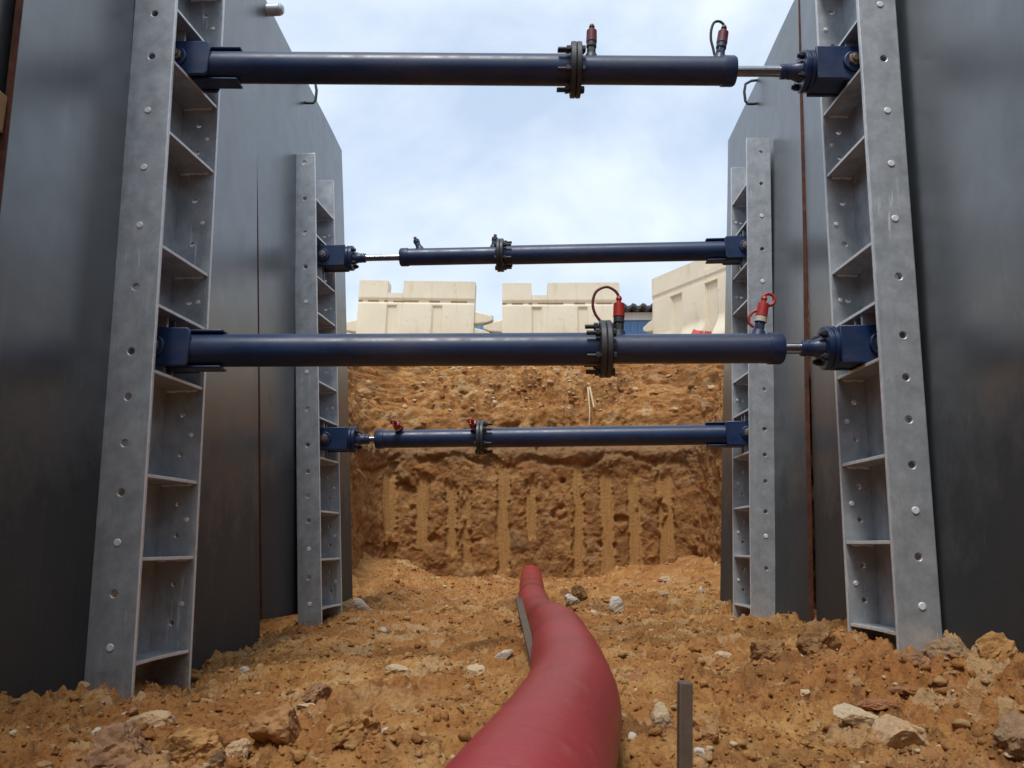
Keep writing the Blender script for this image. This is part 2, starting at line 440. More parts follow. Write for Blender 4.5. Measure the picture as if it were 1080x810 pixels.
# ------------------------------------------------------------------ excavation face: sides, end wall and cut slope
def arc(cx, cy, r, a0, a1, n=40):
    return [(cx+r*math.cos(R(a)), cy+r*math.sin(R(a))) for a in np.linspace(a0, a1, n)]
raw = [(-1.43, -2.6), (-1.43, 4.2), (-1.44, 7.12)] + arc(-1.08, 7.12, .36, 180, 90) + arc(1.18, 7.14, .36, 90, 0) + [(1.54, 7.12), (1.52, 4.2), (1.50, -2.6)]
raw = np.array(raw); seg = np.r_[0, np.cumsum(np.hypot(*np.diff(raw, axis=0).T))]
sA = np.interp(0, [0], [0])
fine0 = 6.8; fine1 = seg[-1]-6.8
ss = np.concatenate([np.arange(0, fine0, .12), np.arange(fine0, fine1, .0085), np.arange(fine1, seg[-1]+.01, .12)])
PX = np.interp(ss, seg, raw[:, 0]); PY = np.interp(ss, seg, raw[:, 1])
k = np.ones(31)/31
dxs = np.gradient(PX, ss); dys = np.gradient(PY, ss)
dxs = np.convolve(np.pad(dxs, 15, 'edge'), k, 'valid'); dys = np.convolve(np.pad(dys, 15, 'edge'), k, 'valid')
nl = np.hypot(dxs, dys); NXo = -dys/nl; NYo = dxs/nl      # outward in plan
backness = np.clip(NYo, 0, 1)**1.5
ob = [0, .02, .05, .13, .17, .60, 1.0]; osd = [0, .02, .05, .10, .13, .40, .75]; zz = [-.15, .6, 1.30, 1.42, 1.68, 2.33, 2.39]
pl = np.r_[0, np.cumsum(np.hypot(np.diff(ob), np.diff(zz)))]
tt = np.arange(0, pl[-1], .0085)
def smooth1(a, n=9): return np.convolve(np.pad(a, n//2, 'edge'), np.ones(n)/n, 'valid')
OB = smooth1(np.interp(tt, pl, ob)); OS = smooth1(np.interp(tt, pl, osd)); ZP = smooth1(np.interp(tt, pl, zz))
O = OB[None, :]*backness[:, None]+OS[None, :]*(1-backness[:, None])
BX = PX[:, None]+NXo[:, None]*O; BY = PY[:, None]+NYo[:, None]*O; BZ = np.repeat(ZP[None, :], len(ss), 0)
slope = sstep(1.62, 1.75, BZ)                               # 0 on the cut face, 1 on the loose slope
ninx = -NXo[:, None]*(1-slope*.35); niny = -NYo[:, None]*(1-slope*.35); ninz = .75*slope
SS = np.repeat(ss[:, None], len(tt), 1); TT = np.repeat(tt[None, :], len(ss), 0)
# smooth clay left where the bucket teeth slid down the cut
smear = np.zeros_like(SS)
def band(xc, half, z0, z1, wgt=1.):
    global smear
    wob = .012*vnoise(BZ*3+xc*9, BZ*0+xc, 5)
    ctr = PX[:, None]+wob
    on = (PY[:, None] > 7.3)
    edge = .014*vnoise(BZ*40, BX*0+xc*31, 6)+.012*vnoise(BZ*11, BX*0+xc*17, 8)
    m = sstep(half+.008, half-.008, np.abs(ctr-xc)+edge)*sstep(z0-.03, z0+.03, BZ+.05*vnoise(BX*30, BZ*9, 4))*sstep(z1+.04, z1-.04, BZ+.06*vnoise(BX*40, BZ*9, 3))*on
    brk_ = sstep(-.62+.16*(wgt < .9), -.46+.16*(wgt < .9), fbm(BX*1.6, BZ, .16, 3, int(abs(xc)*100)+70))
    smear = np.maximum(smear, m*wgt*brk_)
for px_, hw, z0, z1 in [(414, .05, .25, 1.10), (445, .05, .45, 1.14), (476, .045, .4, 1.02), (493, .04, .30, .95), (531, .052, .22, 1.20), (560, .045, .55, 1.05),
                    (610, .052, .22, 1.22), (640, .056, .22, 1.15), (670, .052, .24, 1.08), (702, .058, .24, 1.12), 
                    ]:
    band(at(px_, 540, 7.5)[0], hw*1.15, z0, z1, 1. if hw > .042 else .8)
for px_, hw, z0, z1 in [(607, .05, 1.44, 1.64), (582, .04, 1.44, 1.58), (665, .07, 1.45, 1.66), (690, .05, 1.45, 1.62), (500, .09, 1.42, 1.58), (455, .06, 1.42, 1.55), (540, .05, 1.42, 1.52)]:
    band(at(px_, 440, 7.65)[0], hw, z0, z1, .8)
# streaks on the side walls
sid = sstep(.2, .75, vnoise(SS*9, TT*1.3, 21))*(backness[:, None] < .3)*sstep(1.3, 1.0, BZ)*.7
smear = np.maximum(smear, sid)
c1, t1 = clods(SS, TT, .17, 401, .5); c2, t2 = clods(SS, TT, .075, 402, .6); c3, t3 = clods(SS, TT, .036, 403, .65)
lip = np.exp(-((BZ-1.34)/.09)**2)
rough = .04*fbm(SS*.7, TT*1.15, .34, 4, 31)+.026*np.abs(fbm(SS, TT*.7, .12, 3, 33)) + c1*(.014+.008*slope+.02*lip)+c2*(.010+.002*slope)+.006*c3+(.026+.02*slope)*billow(SS, TT*.8, .17, 5, 610, .62)*(.5+.9*sstep(-.3, .3, fbm(SS, TT, .5, 3, 615)))+.008*fbm(SS, TT, .04, 3, 36, .7)
gash = np.maximum(sstep(.35, .6, fbm(SS, TT, .22, 3, 55))*.05, .04*np.exp(-((BZ-1.22+.16*fbm(SS, TT*.5, .38, 4, 58))/.03)**2)*sstep(-.2, .1, fbm(SS, TT*0, .4, 2, 59)))
D = rough*(1-smear)-gash*(1-smear)+smear*(-.022+.004*vnoise(SS*60, TT*2, 12)) + .035*lip + slope*.055*billow(SS*.45, TT*1.7, .2, 4, 640, .6)
BX2 = BX+ninx*D; BY2 = BY+niny*D; BZ2 = BZ+ninz*D+.015*(1-slope)*c2*(1-smear)
tone = np.where(c1 > .35, t1, np.where(c2 > .2, t2, np.where(c3 > .1, t3, .5)))
me = grid_mesh('trench_face', np.stack([BX2, BY2, BZ2], -1)); fattr(me, 'tone', tone); fattr(me, 'smear', smear)
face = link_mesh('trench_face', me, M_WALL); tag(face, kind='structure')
# unseen bank behind the camera, added for the light in the trench
b = MB(); b.box((-2.2, -2.9, -.2), (2.3, -2.55, 2.385)); ob_ = b.build('unseen_rear_bank', M_SOIL); tag(ob_, kind='structure')
# ground at street level, out to the horizon
b = MB(); Zg = 2.375; x0, x1, y0, y1 = -2.05, 2.12, -2.7, 8.4; B = 900
for q in [((-B, y1), (B, y1), (B, B), (-B, B)), ((-B, -B), (B, -B), (B, y0), (-B, y0)), ((-B, y0), (x0, y0), (x0, y1), (-B, y1)), ((x1, y0), (B, y0), (B, y1), (x1, y1))]:
    b.b.faces.new([b.b.verts.new((x, y, Zg)) for x, y in q])
g = b.build('ground', M_GROUND); tag(g, kind='structure')

# ------------------------------------------------------------------ shoring panels
def panel(y0, y1, zb0, zb1, zt, xs4, side, label, y0t=None, y1t=None, group='dark shoring panels lining the trench'):
    """xs4 = X of the trench-side face at (y0,bottom),(y0,top),(y1,bottom),(y1,top)"""
    n, m = 22, 34; th = .021; y0t = y0 if y0t is None else y0t; y1t = y1 if y1t is None else y1t
    root = empty('trench_shield', Matrix.Translation(((xs4[0]+xs4[2])/2, (y0+y1)/2, min(zb0, zb1))))
    o3 = root.matrix_world.translation
    bm = bmesh.new(); F_ = []; Bk = []
    for i in range(n+1):
        u = i/n; rf = []; rb = []
        for j in range(m+1):
            v = j/m
            yy = (y0*(1-v)+y0t*v)*(1-u)+(y1*(1-v)+y1t*v)*u; zb = zb0+(zb1-zb0)*u; zz_ = zb+(zt-zb)*v
            x = (xs4[0]*(1-u)+xs4[2]*u)*(1-v)+(xs4[1]*(1-u)+xs4[3]*u)*v
            w = .004*float(vnoise(np.array(yy*2.1+side*9), np.array(zz_*1.3+y0), 71))
            rf.append(bm.verts.new(Vector((x+w, yy, zz_))-o3)); rb.append(bm.verts.new(Vector((x+w+side*th, yy, zz_))-o3))
        F_.append(rf); Bk.append(rb)
    for i in range(n):
        for j in range(m):
            bm.faces.new((F_[i][j], F_[i+1][j], F_[i+1][j+1], F_[i][j+1])); bm.faces.new((Bk[i][j], Bk[i][j+1], Bk[i+1][j+1], Bk[i+1][j]))
    ed = []
    for i in range(n):
        ed.append(bm.faces.new((F_[i][0], F_[i+1][0], Bk[i+1][0], Bk[i][0]))); ed.append(bm.faces.new((F_[i][m], F_[i+1][m], Bk[i+1][m], Bk[i][m])))
    for j in range(m):
        ed.append(bm.faces.new((F_[0][j], F_[0][j+1], Bk[0][j+1], Bk[0][j]))); ed.append(bm.faces.new((F_[n][j], F_[n][j+1], Bk[n][j+1], Bk[n][j])))
    for f in ed: f.material_index = 1
    bmesh.ops.recalc_face_normals(bm, faces=bm.faces)
    me = bpy.data.meshes.new('sheet'); bm.to_mesh(me); bm.free(); me.shade_smooth(); me.set_sharp_from_angle(angle=R(40))
    o = link_mesh('sheet', me, [M_PANEL, M_RUST], root)
    b_ = o.modifiers.new('bevel', 'BEVEL'); b_.width = .0015; b_.segments = 2; b_.limit_method = 'ANGLE'; b_.angle_limit = R(50)
    tag(root, label, 'trench shield', group)
    return root
def rel(root, p): return Vector(p)-root.matrix_world.translation
pLA = panel(-.6, 2.0, .0, .0, 3.05, (-1.28, -1.352, -1.272, -1.345), -1, 'dark panel at the far left edge of the photo, behind the rusty panel edge')
pLB = panel(1.79, 3.68, -.05, -.05, 3.13, (-1.24, -1.307, -1.183, -1.303), -1, 'wide dark panel behind the near left rail, with a rusty brown front edge', y1t=3.39)
pLC = panel(3.681, 5.1, .135, .10, 3.13, (-1.1855, -1.3055, -1.085, -1.28), -1, 'grey panel behind the far left rail, hanging clear of the soil', y0t=3.391)
pRB = panel(1.2, 3.50, -.02, -.02, 3.12, (1.07, 1.13, 1.185, 1.333), 1, 'wide dark panel behind the near right rail, filling the right edge')
pRC = panel(3.522, 5.0, .02, .02, 3.12, (1.160, 1.332, 1.128, 1.344), 1, 'grey panel behind the far right rail, with a red brown edge at its joint')
pRA = panel(-.6, 1.17, .0, .0, 3.05, (1.14, 1.20, 1.15, 1.21), 1, 'unseen dark panel beside the camera on the right, added for the light')  # out of view, added for its effect on light and reflections
# bent bar handles near the top of the far panels and a stub on the left one
def handle(root, x, y, z, side):
    pts = [(x+side*.03, y-.01, z+.15), (x-side*.02, y, z+.15), (x-side*.055, y, z+.13), (x-side*.065, y, z+.08), (x-side*.062, y, z+.02), (x-side*.05, y-.004, z), (x-side*.02, y-.01, z-.004), (x+side*.03, y-.015, z)]
    b = MB(); b.tube([rel(root, p) for p in pts], .008, 10); return b.build('lifting_handle', M_BAR, root, angle=60)
handle(pLC, -1.287, 4.22, 2.965, -1); handle(pRC, 1.331, 4.30, 2.975, 1)
b = MB(); c = rel(pLC, (-1.34, 3.56, 3.085)); e = rel(pLC, (-1.235, 3.56, 3.09))
b.cyl(c, e, .030, .030, 24); b.cyl(e, e+Vector((.016, 0, 0)), .030, .018, 24); b.build('lifting_stub', M_GALV, pLC, .004)
# timber block seen past the rusty edge
b = MB(); b.box((-.03, -.025, -.05), (.03, .022, .05)); tb = b.build('timber_block', M_TIMBER, None, .004)
tb.location = (-1.312, 1.762, 1.49); tag(tb, 'small raw timber block wedged at the far left panel', 'timber block')

# ------------------------------------------------------------------ shoring rails
def holed_plate(mb, w, z0, z1, y0, y1, holes, xc, hr=.0095, seg=20):
    """plate in the xz plane, x 0..w, thickness y0..y1, round holes at heights in holes"""
    hs = sorted(h for h in holes if z0+.03 < h < z1-.03); hs2 = []
    for h in hs:
        if not hs2 or h-hs2[-1] > .035: hs2.append(h)
    cuts = [z0]+[(a+b_)/2 for a, b_ in zip(hs2, hs2[1:])]+[z1]
    if not hs2:
        mb.box((0, y0, z0), (w, y1, z1)); return
    bm = mb.b; fr = []; bk = []
    cache = {}
    def V(x, y, z):
        key = (round(x, 5), round(y, 5), round(z, 5))
        if key not in cache: cache[key] = bm.verts.new((x, y, z))
        return cache[key]
    for h, a, c_ in zip(hs2, cuts, cuts[1:]):
        rect = []; circ = []
        for k_ in range(seg):
            th = 2*math.pi*k_/seg; ct, st = math.cos(th), math.sin(th)
            tx = (w-xc)/ct if ct > 1e-9 else (-xc/ct if ct < -1e-9 else 1e9)
            tz = (c_-h)/st if st > 1e-9 else ((a-h)/st if st < -1e-9 else 1e9)
            t_ = min(tx, tz); rect.append((xc+ct*t_, h+st*t_)); circ.append((xc+hr*ct, h+hr*st))
        corners = {0: (w, c_), 1: (0, c_), 2: (0, a), 3: (w, a)}
        for k_ in range(seg):
            k2 = (k_+1) % seg
            p, q = rect[k_], rect[k2]; ring = [p, q]
            for cn in corners.values():
                onp = lambda P_: (abs(P_[0]-cn[0]) < 1e-6, abs(P_[1]-cn[1]) < 1e-6)
                a1, b1 = onp(p); a2, b2 = onp(q)
                if ((a1 and b2) or (b1 and a2)) and p != cn and q != cn and not (a1 and b1) and not (a2 and b2):
                    if abs(p[0]-q[0]) > 1e-6 and abs(p[1]-q[1]) > 1e-6: ring = [p, cn, q]
            for yv in (y0, y1):
                vs = [V(x, yv, z) for x, z in ring]+[V(circ[k2][0], yv, circ[k2][1]), V(circ[k_][0], yv, circ[k_][1])]
                bm.faces.new(vs)
            bm.faces.new((V(circ[k_][0], y0, circ[k_][1]), V(circ[k2][0], y0, circ[k2][1]), V(circ[k2][0], y1, circ[k2][1]), V(circ[k_][0], y1, circ[k_][1])))
            for e0, e1 in zip(ring, ring[1:]):
                horiz = abs(e0[1]-e1[1]) < 1e-6
                if horiz and not (abs(e0[1]-z0) < 1e-6 or abs(e0[1]-z1) < 1e-6): continue
                bm.faces.new((V(e0[0], y0, e0[1]), V(e1[0], y0, e1[1]), V(e1[0], y1, e1[1]), V(e0[0], y1, e0[1])))
def rail(bot, top, side, zribs, holes, lit_holes, pins, w_cam, w_far, label, depth=.315, hx=.5):
    """bot/top: trench points on the panel side of the flange that faces the camera"""
    bot = Vector(bot); top = Vector(top)
    ez = (top-bot).normalized(); ex = Vector((-side, 0, 0)); ex = (ex-ez*ex.dot(ez)).normalized(); ey = ez.cross(ex)
    org = bot.copy()
    if side > 0: org = bot+Vector((0, depth, 0))            # right side: local y runs towards the camera
    M = Matrix((ex, ey, ez)).transposed().to_4x4(); M.translation = org
    root = empty('shoring_rail', M); tag(root, label, 'shoring rail', 'galvanised ladder rails standing against the panels')
    L = (top-bot).length; th = .016
    toL = lambda z: (z-bot.z)/ez.z
    cam_y = (0, th) if side < 0 else (depth-th, depth); far_y = (depth-th, depth) if side < 0 else (0, th)
    rz = [toL(z) for z in zribs]
    mb = MB(); holed_plate(mb, w_cam, 0, L, *cam_y, [toL(z) for z in holes], w_cam*hx); mb.build('flange', [M_GALV, M_ZINC_LIT], root, .0035, segs=3, cut=w_cam-.002)
    mids = []
    for a, c_ in zip(sorted(rz), sorted(rz)[1:]):
        mids += [a+(c_-a)*.30, a+(c_-a)*.72] if c_-a > .22 else [a+(c_-a)*.5]
    mb = MB(); holed_plate(mb, w_far, 0, L-.02, *far_y, mids, w_far*.62, .0085, 14); mb.build('flange', [M_GALV, M_ZINC_LIT], root, .003, cut=w_far-.002)
    mb = MB(); mb.box((.036, th+.001, .0), (.046, depth-th-.001, L-.012)); mb.build('web', M_GALV, root)
    for z in rz:
        mb = MB()
        n = 8; wA = w_cam if side < 0 else w_far; wB = w_far if side < 0 else w_cam
        poly = [(.0465, th+.0005), (wA-.004, th+.0005)]+[((wA-.004)*(1-q/n)+(wB-.004)*q/n-(.012 if z == min(rz) else .0)*math.sin(math.pi*q/n), th+.0005+(depth-2*th-.001)*q/n) for q in range(1, n)]+[(wB-.004, depth-th-.0005), (.0465, depth-th-.0005)]
        mb.prism(poly, 'z', z-.005, z+.005); o = mb.build('rib', [M_GALV, M_ZINC_LIT], root, .001, cut=.09)
        # weld bead against the web and far flange
        mb = MB(); mb.tube([(wA*.45+.004*math.sin(q*2.7), far_y[0] - .003 if side < 0 else far_y[1]+.003, z-.006) if False else (.05+(w_far-.07)*q/9, (far_y[0]-.002 if side < 0 else far_y[1]+.002), z-.006+.0015*math.sin(q*5.1)) for q in range(10)], [.004+.0015*math.sin(q*3.3) for q in range(10)], 6)
        mb.build('weld_bead', M_ZINC_LIT, o, angle=60)
    for zb_ in lit_holes:
        yv = -.0005 if side < 0 else depth+.0005; s_ = -1 if side < 0 else 1
        mb = MB(); mb.cyl((w_cam*hx, yv, toL(zb_)), (w_cam*hx, yv+s_*.003, toL(zb_)), .0115, .0095, 24)  # pale disc painted in place of light showing through a hole
        mb.build('bolt_or_lit_hole', M_ZINC_LIT, root, .001)
    for i, a in enumerate(sorted(rz)[:-1]):                 # pale discs painted as light-filled holes inside the pockets
        c_ = sorted(rz)[i+1]; zc = a+(c_-a)*.5
        yv = far_y[0] if side < 0 else far_y[1]; s_ = -1 if side < 0 else 1
        mb = MB(); mb.cyl((w_far*.8, yv+s_*.0003, zc), (w_far*.8, yv+s_*.005, zc), .009, .006, 16); mb.build('bolt_or_lit_hole', M_ZINC_LIT, root, .001)
    for zp in pins:                                         # lug plates the strut pin passes through
        lo = max([z for z in rz if z < toL(zp)]); hi = min([z for z in rz if z > toL(zp)])
        for yy in (depth/2-.026, depth/2+.026):
            mb = MB(); mb.box((.0465, yy-.005, lo+.0045), (.115, yy+.005, hi-.0045)); mb.build('lug_plate', M_GALV, root, .002)
    return root
zl = lambda x, Y, l: [float(at(x, y, Y)[2]) for y in l]
YN, YFL, YFR = 2.31, 4.06, 3.97
ext = [2.43]
rl = rail((-1.226, YN, .0), (-1.293, YN, 2.58), -1, ext+[2.179, 1.989, 1.74, 1.357, 1.167, .962, .651, .413, .127],
     zl(140, YN, [15, 60, 303, 371, 419, 468, 520, 627])+[2.36], zl(140, YN, [117, 177, 238, 573, 684]), [2.08, 1.06], .137, .170, 'near left galvanised rail rising past the top of the photo, lit rib pockets facing right')
rr = rail((1.119, YN, .0), (1.192, YN, 2.58), 1, ext+[2.107, 1.933, 1.702, 1.349, 1.162, .989, .704, .46, .212],
     zl(940, YN, [62, 292, 354, 398.5, 443, 491, 588])+[2.36], zl(940, YN, [5, 117, 173, 231, 539, 640]), [2.01, 1.06], .121, .138, 'near right galvanised rail with white scratches, rising past the top of the photo', hx=.42)
k_ = lambda l: [z*1.012 for z in l]
lf = rail((-1.124, YFL, -.02), (-1.285, YFL, 2.565), -1, [2.304, 2.094, 1.862, 1.66, 1.288, 1.098, .891, .62, .382, .145],
     zl(325, YFL, [172, 210, 246, 282, 432, 470, 498, 524, 550, 610]), zl(325, YFL, [319, 393, 580, 638]), [1.99, 1.0], .118, .148, 'far left galvanised rail whose top stands below the panel edge')
rf_ = rail((1.163, YFR, -.02), (1.290, YFR, 2.58), 1, [2.33, 2.12, 1.89, 1.69, 1.31, 1.12, .905, .64, .40, .16],
     zl(805, YFR, [161, 194, 263, 411, 453, 480, 508, 540, 600]), zl(805, YFR, [228, 297, 566]), [2.03, 1.02], .124, .132, 'far right galvanised rail beside the cream barrier, its top below the panel edge', hx=.40)

# ------------------------------------------------------------------ hydraulic struts
def strut(p0, p1, s_fl, s_end, label, valves, roll=1):
    """p0 fixed (bracket) end, p1 rod end; stations measured in metres from p0"""
    p0 = Vector(p0); p1 = Vector(p1); d = p1-p0; L = d.length; ex = d.normalized()
    ez = Vector((0, 0, 1)); ez = (ez-ex*ez.dot(ex)).normalized(); ey = ez.cross(ex)
    M = Matrix((ex, ey, ez)).transposed().to_4x4(); M.translation = p0
    root = empty('hydraulic_strut', M); tag(root, label, 'strut', 'navy hydraulic struts across the trench')
    # fixed bracket
    b = MB()
    oct_ = [(-.050, -.030), (-.030, -.062), (.100, -.062), (.108, -.05), (.108, .05), (.100, .062), (-.030, .062), (-.050, .030)]
    b.prism(oct_, 'y', -.060, -.047); b.prism(oct_, 'y', .047, .060)
    for s in (-1, 1):
        b.box((.01, -.030, s*.0585-.005), (.20, .030, s*.0585+.005))
        b.prism([(.085, s*.054), (.085, s*.062), (.20, s*.062), (.20, s*.056)], 'y', -.058, -.047) if False else None
        pass
    br = b.build('end_bracket', M_BLUE, root, .004)
    def pin(x, par):
        b = MB(); b.cyl((x, -.090, 0), (x, .090, 0), .013, seg=24); b.build('pin', M_BOLT, par, .002)
        for s in (-1, 1):
            b = MB(); b.cyl((x, s*.0605, 0), (x, s*.070, 0), .036, .034, 28); b.build('boss', M_BLUE, par, .003)
            b = MB(); b.cyl((x, s*.0705, 0), (x, s*.082, 0), .023, .023, 6); b.build('nut', M_BOLT, par, .002)
    pin(0, br)
    # barrels
    b = MB(); b.cyl((.055, 0, 0), (s_fl-.016, 0, 0), .0520, seg=56); b.build('tube', M_BLUE, root, .003)
    b = MB(); b.lathe([(.047, s_fl+.018), (.047, s_end-.047), (.0505, s_end-.045), (.0505, s_end-.008), (.046, s_end)], seg=56); b.build('cylinder_barrel', M_BLUE, root, .001, 30)
    # bolted flange between them
    b = MB(); b.lathe([(.054, s_fl-.020), (.089, s_fl-.018), (.091, s_fl-.016), (.091, s_fl-.002), (.089, s_fl)], seg=48)
    b.lathe([(.089, s_fl+.001), (.091, s_fl+.003), (.091, s_fl+.016), (.088, s_fl+.018)], seg=48)
    fl = b.build('flange_collar', M_DARK, root, .0015)
    for k in range(6):
        a = math.pi*(k+.5)/3; y, z = .073*math.cos(a), .073*math.sin(a)
        b = MB(); b.cyl((s_fl-.062, y, z), (s_fl+.030, y, z), .0072, seg=12); b.cyl((s_fl-.021, y, z), (s_fl-.034, y, z), .0135, seg=6); b.cyl((s_fl+.0185, y, z), (s_fl+.029, y, z), .0135, seg=6)
        b.build('bolt_or_lit_hole', M_BAR, fl, .001)
    # rod, thread adapter, end disc and clevis
    xd = L-.155
    b = MB(); b.cyl((s_end-.01, 0, 0), (xd-.05, 0, 0), .0178, seg=36); b.build('rod', M_CHROME, root)
    b = MB(); b.lathe([(.022, xd-.068), (.0255, xd-.066), (.0255, xd-.05), (.0225, xd-.049), (.0225, xd-.046), (.0262, xd-.045), (.0262, xd-.028), (.031, xd-.014), (.036, xd)], seg=40); b.build('rod_adapter', M_BLUE, root, .001)
    b = MB(); b.lathe([(.066, xd+.0005), (.069, xd+.003), (.069, xd+.015), (.064, xd+.0175), (.064, xd+.0185), (.069, xd+.021), (.069, xd+.032), (.066, xd+.035)], seg=48)
    dc = b.build('end_disc', M_BLUE, root, .001)
    for k in range(4):
        a = math.pi*(k+.5)/2; y, z = .051*math.cos(a), .051*math.sin(a)
        b = MB(); b.cyl((xd-.013, y, z), (xd+.0, y, z), .0125, seg=6); b.cyl((xd-.02, y, z), (xd-.012, y, z), .007, seg=12); b.build('bolt_or_lit_hole', M_BAR, dc, .001)
    b = MB(); o2 = [(xd+.0355, -.060), (L+.038, -.060), (L+.058, -.030), (L+.058, .030), (L+.038, .060), (xd+.0355, .060)]
    b.prism(o2, 'y', -.058, -.045); b.prism(o2, 'y', .045, .058)
    b.box((xd+.036, -.0445, -.055), (L+.0, .0445, -.045)); b.box((xd+.036, -.0445, .045), (L+.0, .0445, .055)); b.box((xd+.036, -.0445, -.0445), (xd+.048, .0445, .0445))
    cv = b.build('rod_clevis', M_BLUE, root, .004); pin(L, cv)
    # valve couplings
    for (x, lean, kind) in valves:
        vM = Matrix.Translation((x, 0, .045)) @ Matrix.Rotation(lean, 4, 'Y')
        if kind == 'lying':
            vM = Matrix.Translation((x, .018, .038)) @ Matrix.Rotation(R(-62), 4, 'X') @ Matrix.Rotation(lean, 4, 'Y') @ Matrix.Scale(.68, 4); kind = 'ring'
        P = lambda r, z: (vM @ Vector((r, 0, z)))
        body = MB(); body.cyl(P(0, -.008), P(0, .014), .024, .019, 20); body.cyl(P(0, .013), P(0, .040), .0155, seg=6); body.cyl(P(0, .040), P(0, .058), .0175, .017, 24)
        v = body.build('valve', M_DARK if kind in ('dark', 'loop') else M_BLUE, root, .0015)
        if kind == 'stub':
            b = MB(); b.cyl(P(0, .058), P(.0, .075), .009, seg=14); b.build('valve_tip', M_CAPD, v); continue
        capm = M_CAPD if kind in ('dark', 'dloop') else M_CAP
        b = MB(); b.cyl(P(0, .0585), P(0, .104), .0185, .0175, 24); b.cyl(P(0, .1035), P(0, .118), .0075, seg=14); b.cyl(P(0, .117), P(0, .128), .0105, .007, 14)
        cp = b.build('valve_cap', capm, v, .0015)
        if kind == 'ring':
            cc = MB(); cc.cyl(P(0, .041), P(0, .0575), .0186, seg=24); cc.build('collar', M_CREAM, v)
            pts = [P(.014+.019*math.cos(a), .120+.019*math.sin(a)) for a in np.linspace(0, 2*math.pi, 24, endpoint=False)]
            b = MB(); b.tube(pts, .0055, 8, closed=True); b.build('cap_ring', capm, cp, angle=60)
            b = MB(); b.tube([P(-.017, .02), P(-.034, .03), P(-.038, .05), P(-.028, .07), P(-.014, .078)], .005, 8); b.build('cap_strap', capm, cp, angle=60)
        if kind in ('loop', 'dloop'):
            w = 1. if kind == 'loop' else .5
            pts = [P(.0, .126), P(-.012*w, .126+.019*w), P(-.04*w, .126+.032*w), P(-.072*w, .126+.016*w), P(-.083*w, .105), P(-.076*w, .07), P(-.055*w, .04), P(-.035*w, .012), P(-.022*w, .004)]
            f = []
            for i in range(len(pts)-1):
                q0 = pts[max(i-1, 0)]; q1 = pts[i]; q2 = pts[i+1]; q3 = pts[min(i+2, len(pts)-1)]
                for t in np.linspace(0, 1, 6, endpoint=False):
                    f.append(.5*((2*q1)+(-q0+q2)*t+(2*q0-5*q1+4*q2-q3)*t*t+(-q0+3*q1-3*q2+q3)*t**3))
            f.append(pts[-1])
            b = MB(); b.tube(f, .0045, 8); b.build('cap_strap', M_CAPD if kind == 'loop' else M_BLACK, cp, angle=60)
    return root
YS = 2.467
strut(at(194, 71, YS), at(893, 76, YS), 1.34, 1.876, 'near upper navy strut against the sky, with a long bare rod at its right end', [(1.392, .02, 'dark'), (1.825, .16, 'dloop')])
strut(at(171.5, 370, YS), at(920, 367, YS), 1.404, 1.957, 'near lower navy strut, thickest in the photo, with red capped valves on top', [(1.448, .03, 'loop'), (1.885, .22, 'ring')])
strut(at(784, 264, YFR+.157), at(344, 273, YFL+.157), 1.308, 1.862, 'far upper navy strut against the sky, with a long bare rod at its left end', [(1.345, -.1, 'stub'), (1.755, .4, 'stub')])
strut(at(786, 458, YFR+.157), at(346, 464, YFL+.157), 1.362, 1.918, 'far lower navy strut crossing in front of the earth end wall', [(1.40, -.05, 'lying'), (1.79, .1, 'lying')])

# ------------------------------------------------------------------ red pipe
cps = [Vector(p) for p in [(-.1344, -.6, .233), (-.0601, .3, .2271), (.0038, .85, .2159), (.069, 1.4, .2051), (.0799, 1.95, .2085), (.0836, 2.6, .1939), (.0337, 3.5, .1724), (.0164, 4.7, .18), (.0143, 6.35, .2378)]]
pts = []
for i in range(len(cps)-1):
    q0 = cps[max(i-1, 0)]; q1 = cps[i]; q2 = cps[i+1]; q3 = cps[min(i+2, len(cps)-1)]
    for t in np.linspace(0, 1, 60, endpoint=False): pts.append(.5*((2*q1)+(-q0+q2)*t+(2*q0-5*q1+4*q2-q3)*t*t+(-q0+3*q1-3*q2+q3)*t**3))
pts.append(cps[-1])
A_ = np.array([p[:] for p in pts]); sl_ = np.r_[0, np.cumsum(np.linalg.norm(np.diff(A_, axis=0), axis=1))]
sn = np.linspace(0, sl_[-1], 360); A_ = np.stack([np.interp(sn, sl_, A_[:, k]) for k in range(3)], 1)
for _ in range(60): A_[1:-1] = .25*A_[:-2]+.5*A_[1:-1]+.25*A_[2:]
pts = [Vector(a) for a in A_]
# gathered, rounded end
d_ = (pts[-1]-pts[-2]).normalized(); end = pts[-1]
rr_ = [.0775+.0010*math.sin(i*.21)+.0012*math.sin(i*.083) for i in range(len(pts))]
for q in np.linspace(.1, 1, 10): pts.append(end+d_*(.055*q)); rr_.append(.0775*max(.03, 1-q**3.5)**.45)
b = MB(); b.tube(pts, rr_, 56)
pipe = b.build('red_pipe', M_PIPE, None, angle=70)
n = len(pts); run = np.r_[0, np.cumsum([(pts[i+1]-pts[i]).length for i in range(n-1)])]
fattr(pipe.data, 'run', np.repeat(run, 56))
tag(pipe, 'dull red plastic pipe curving along the trench floor to the end wall', 'pipe')

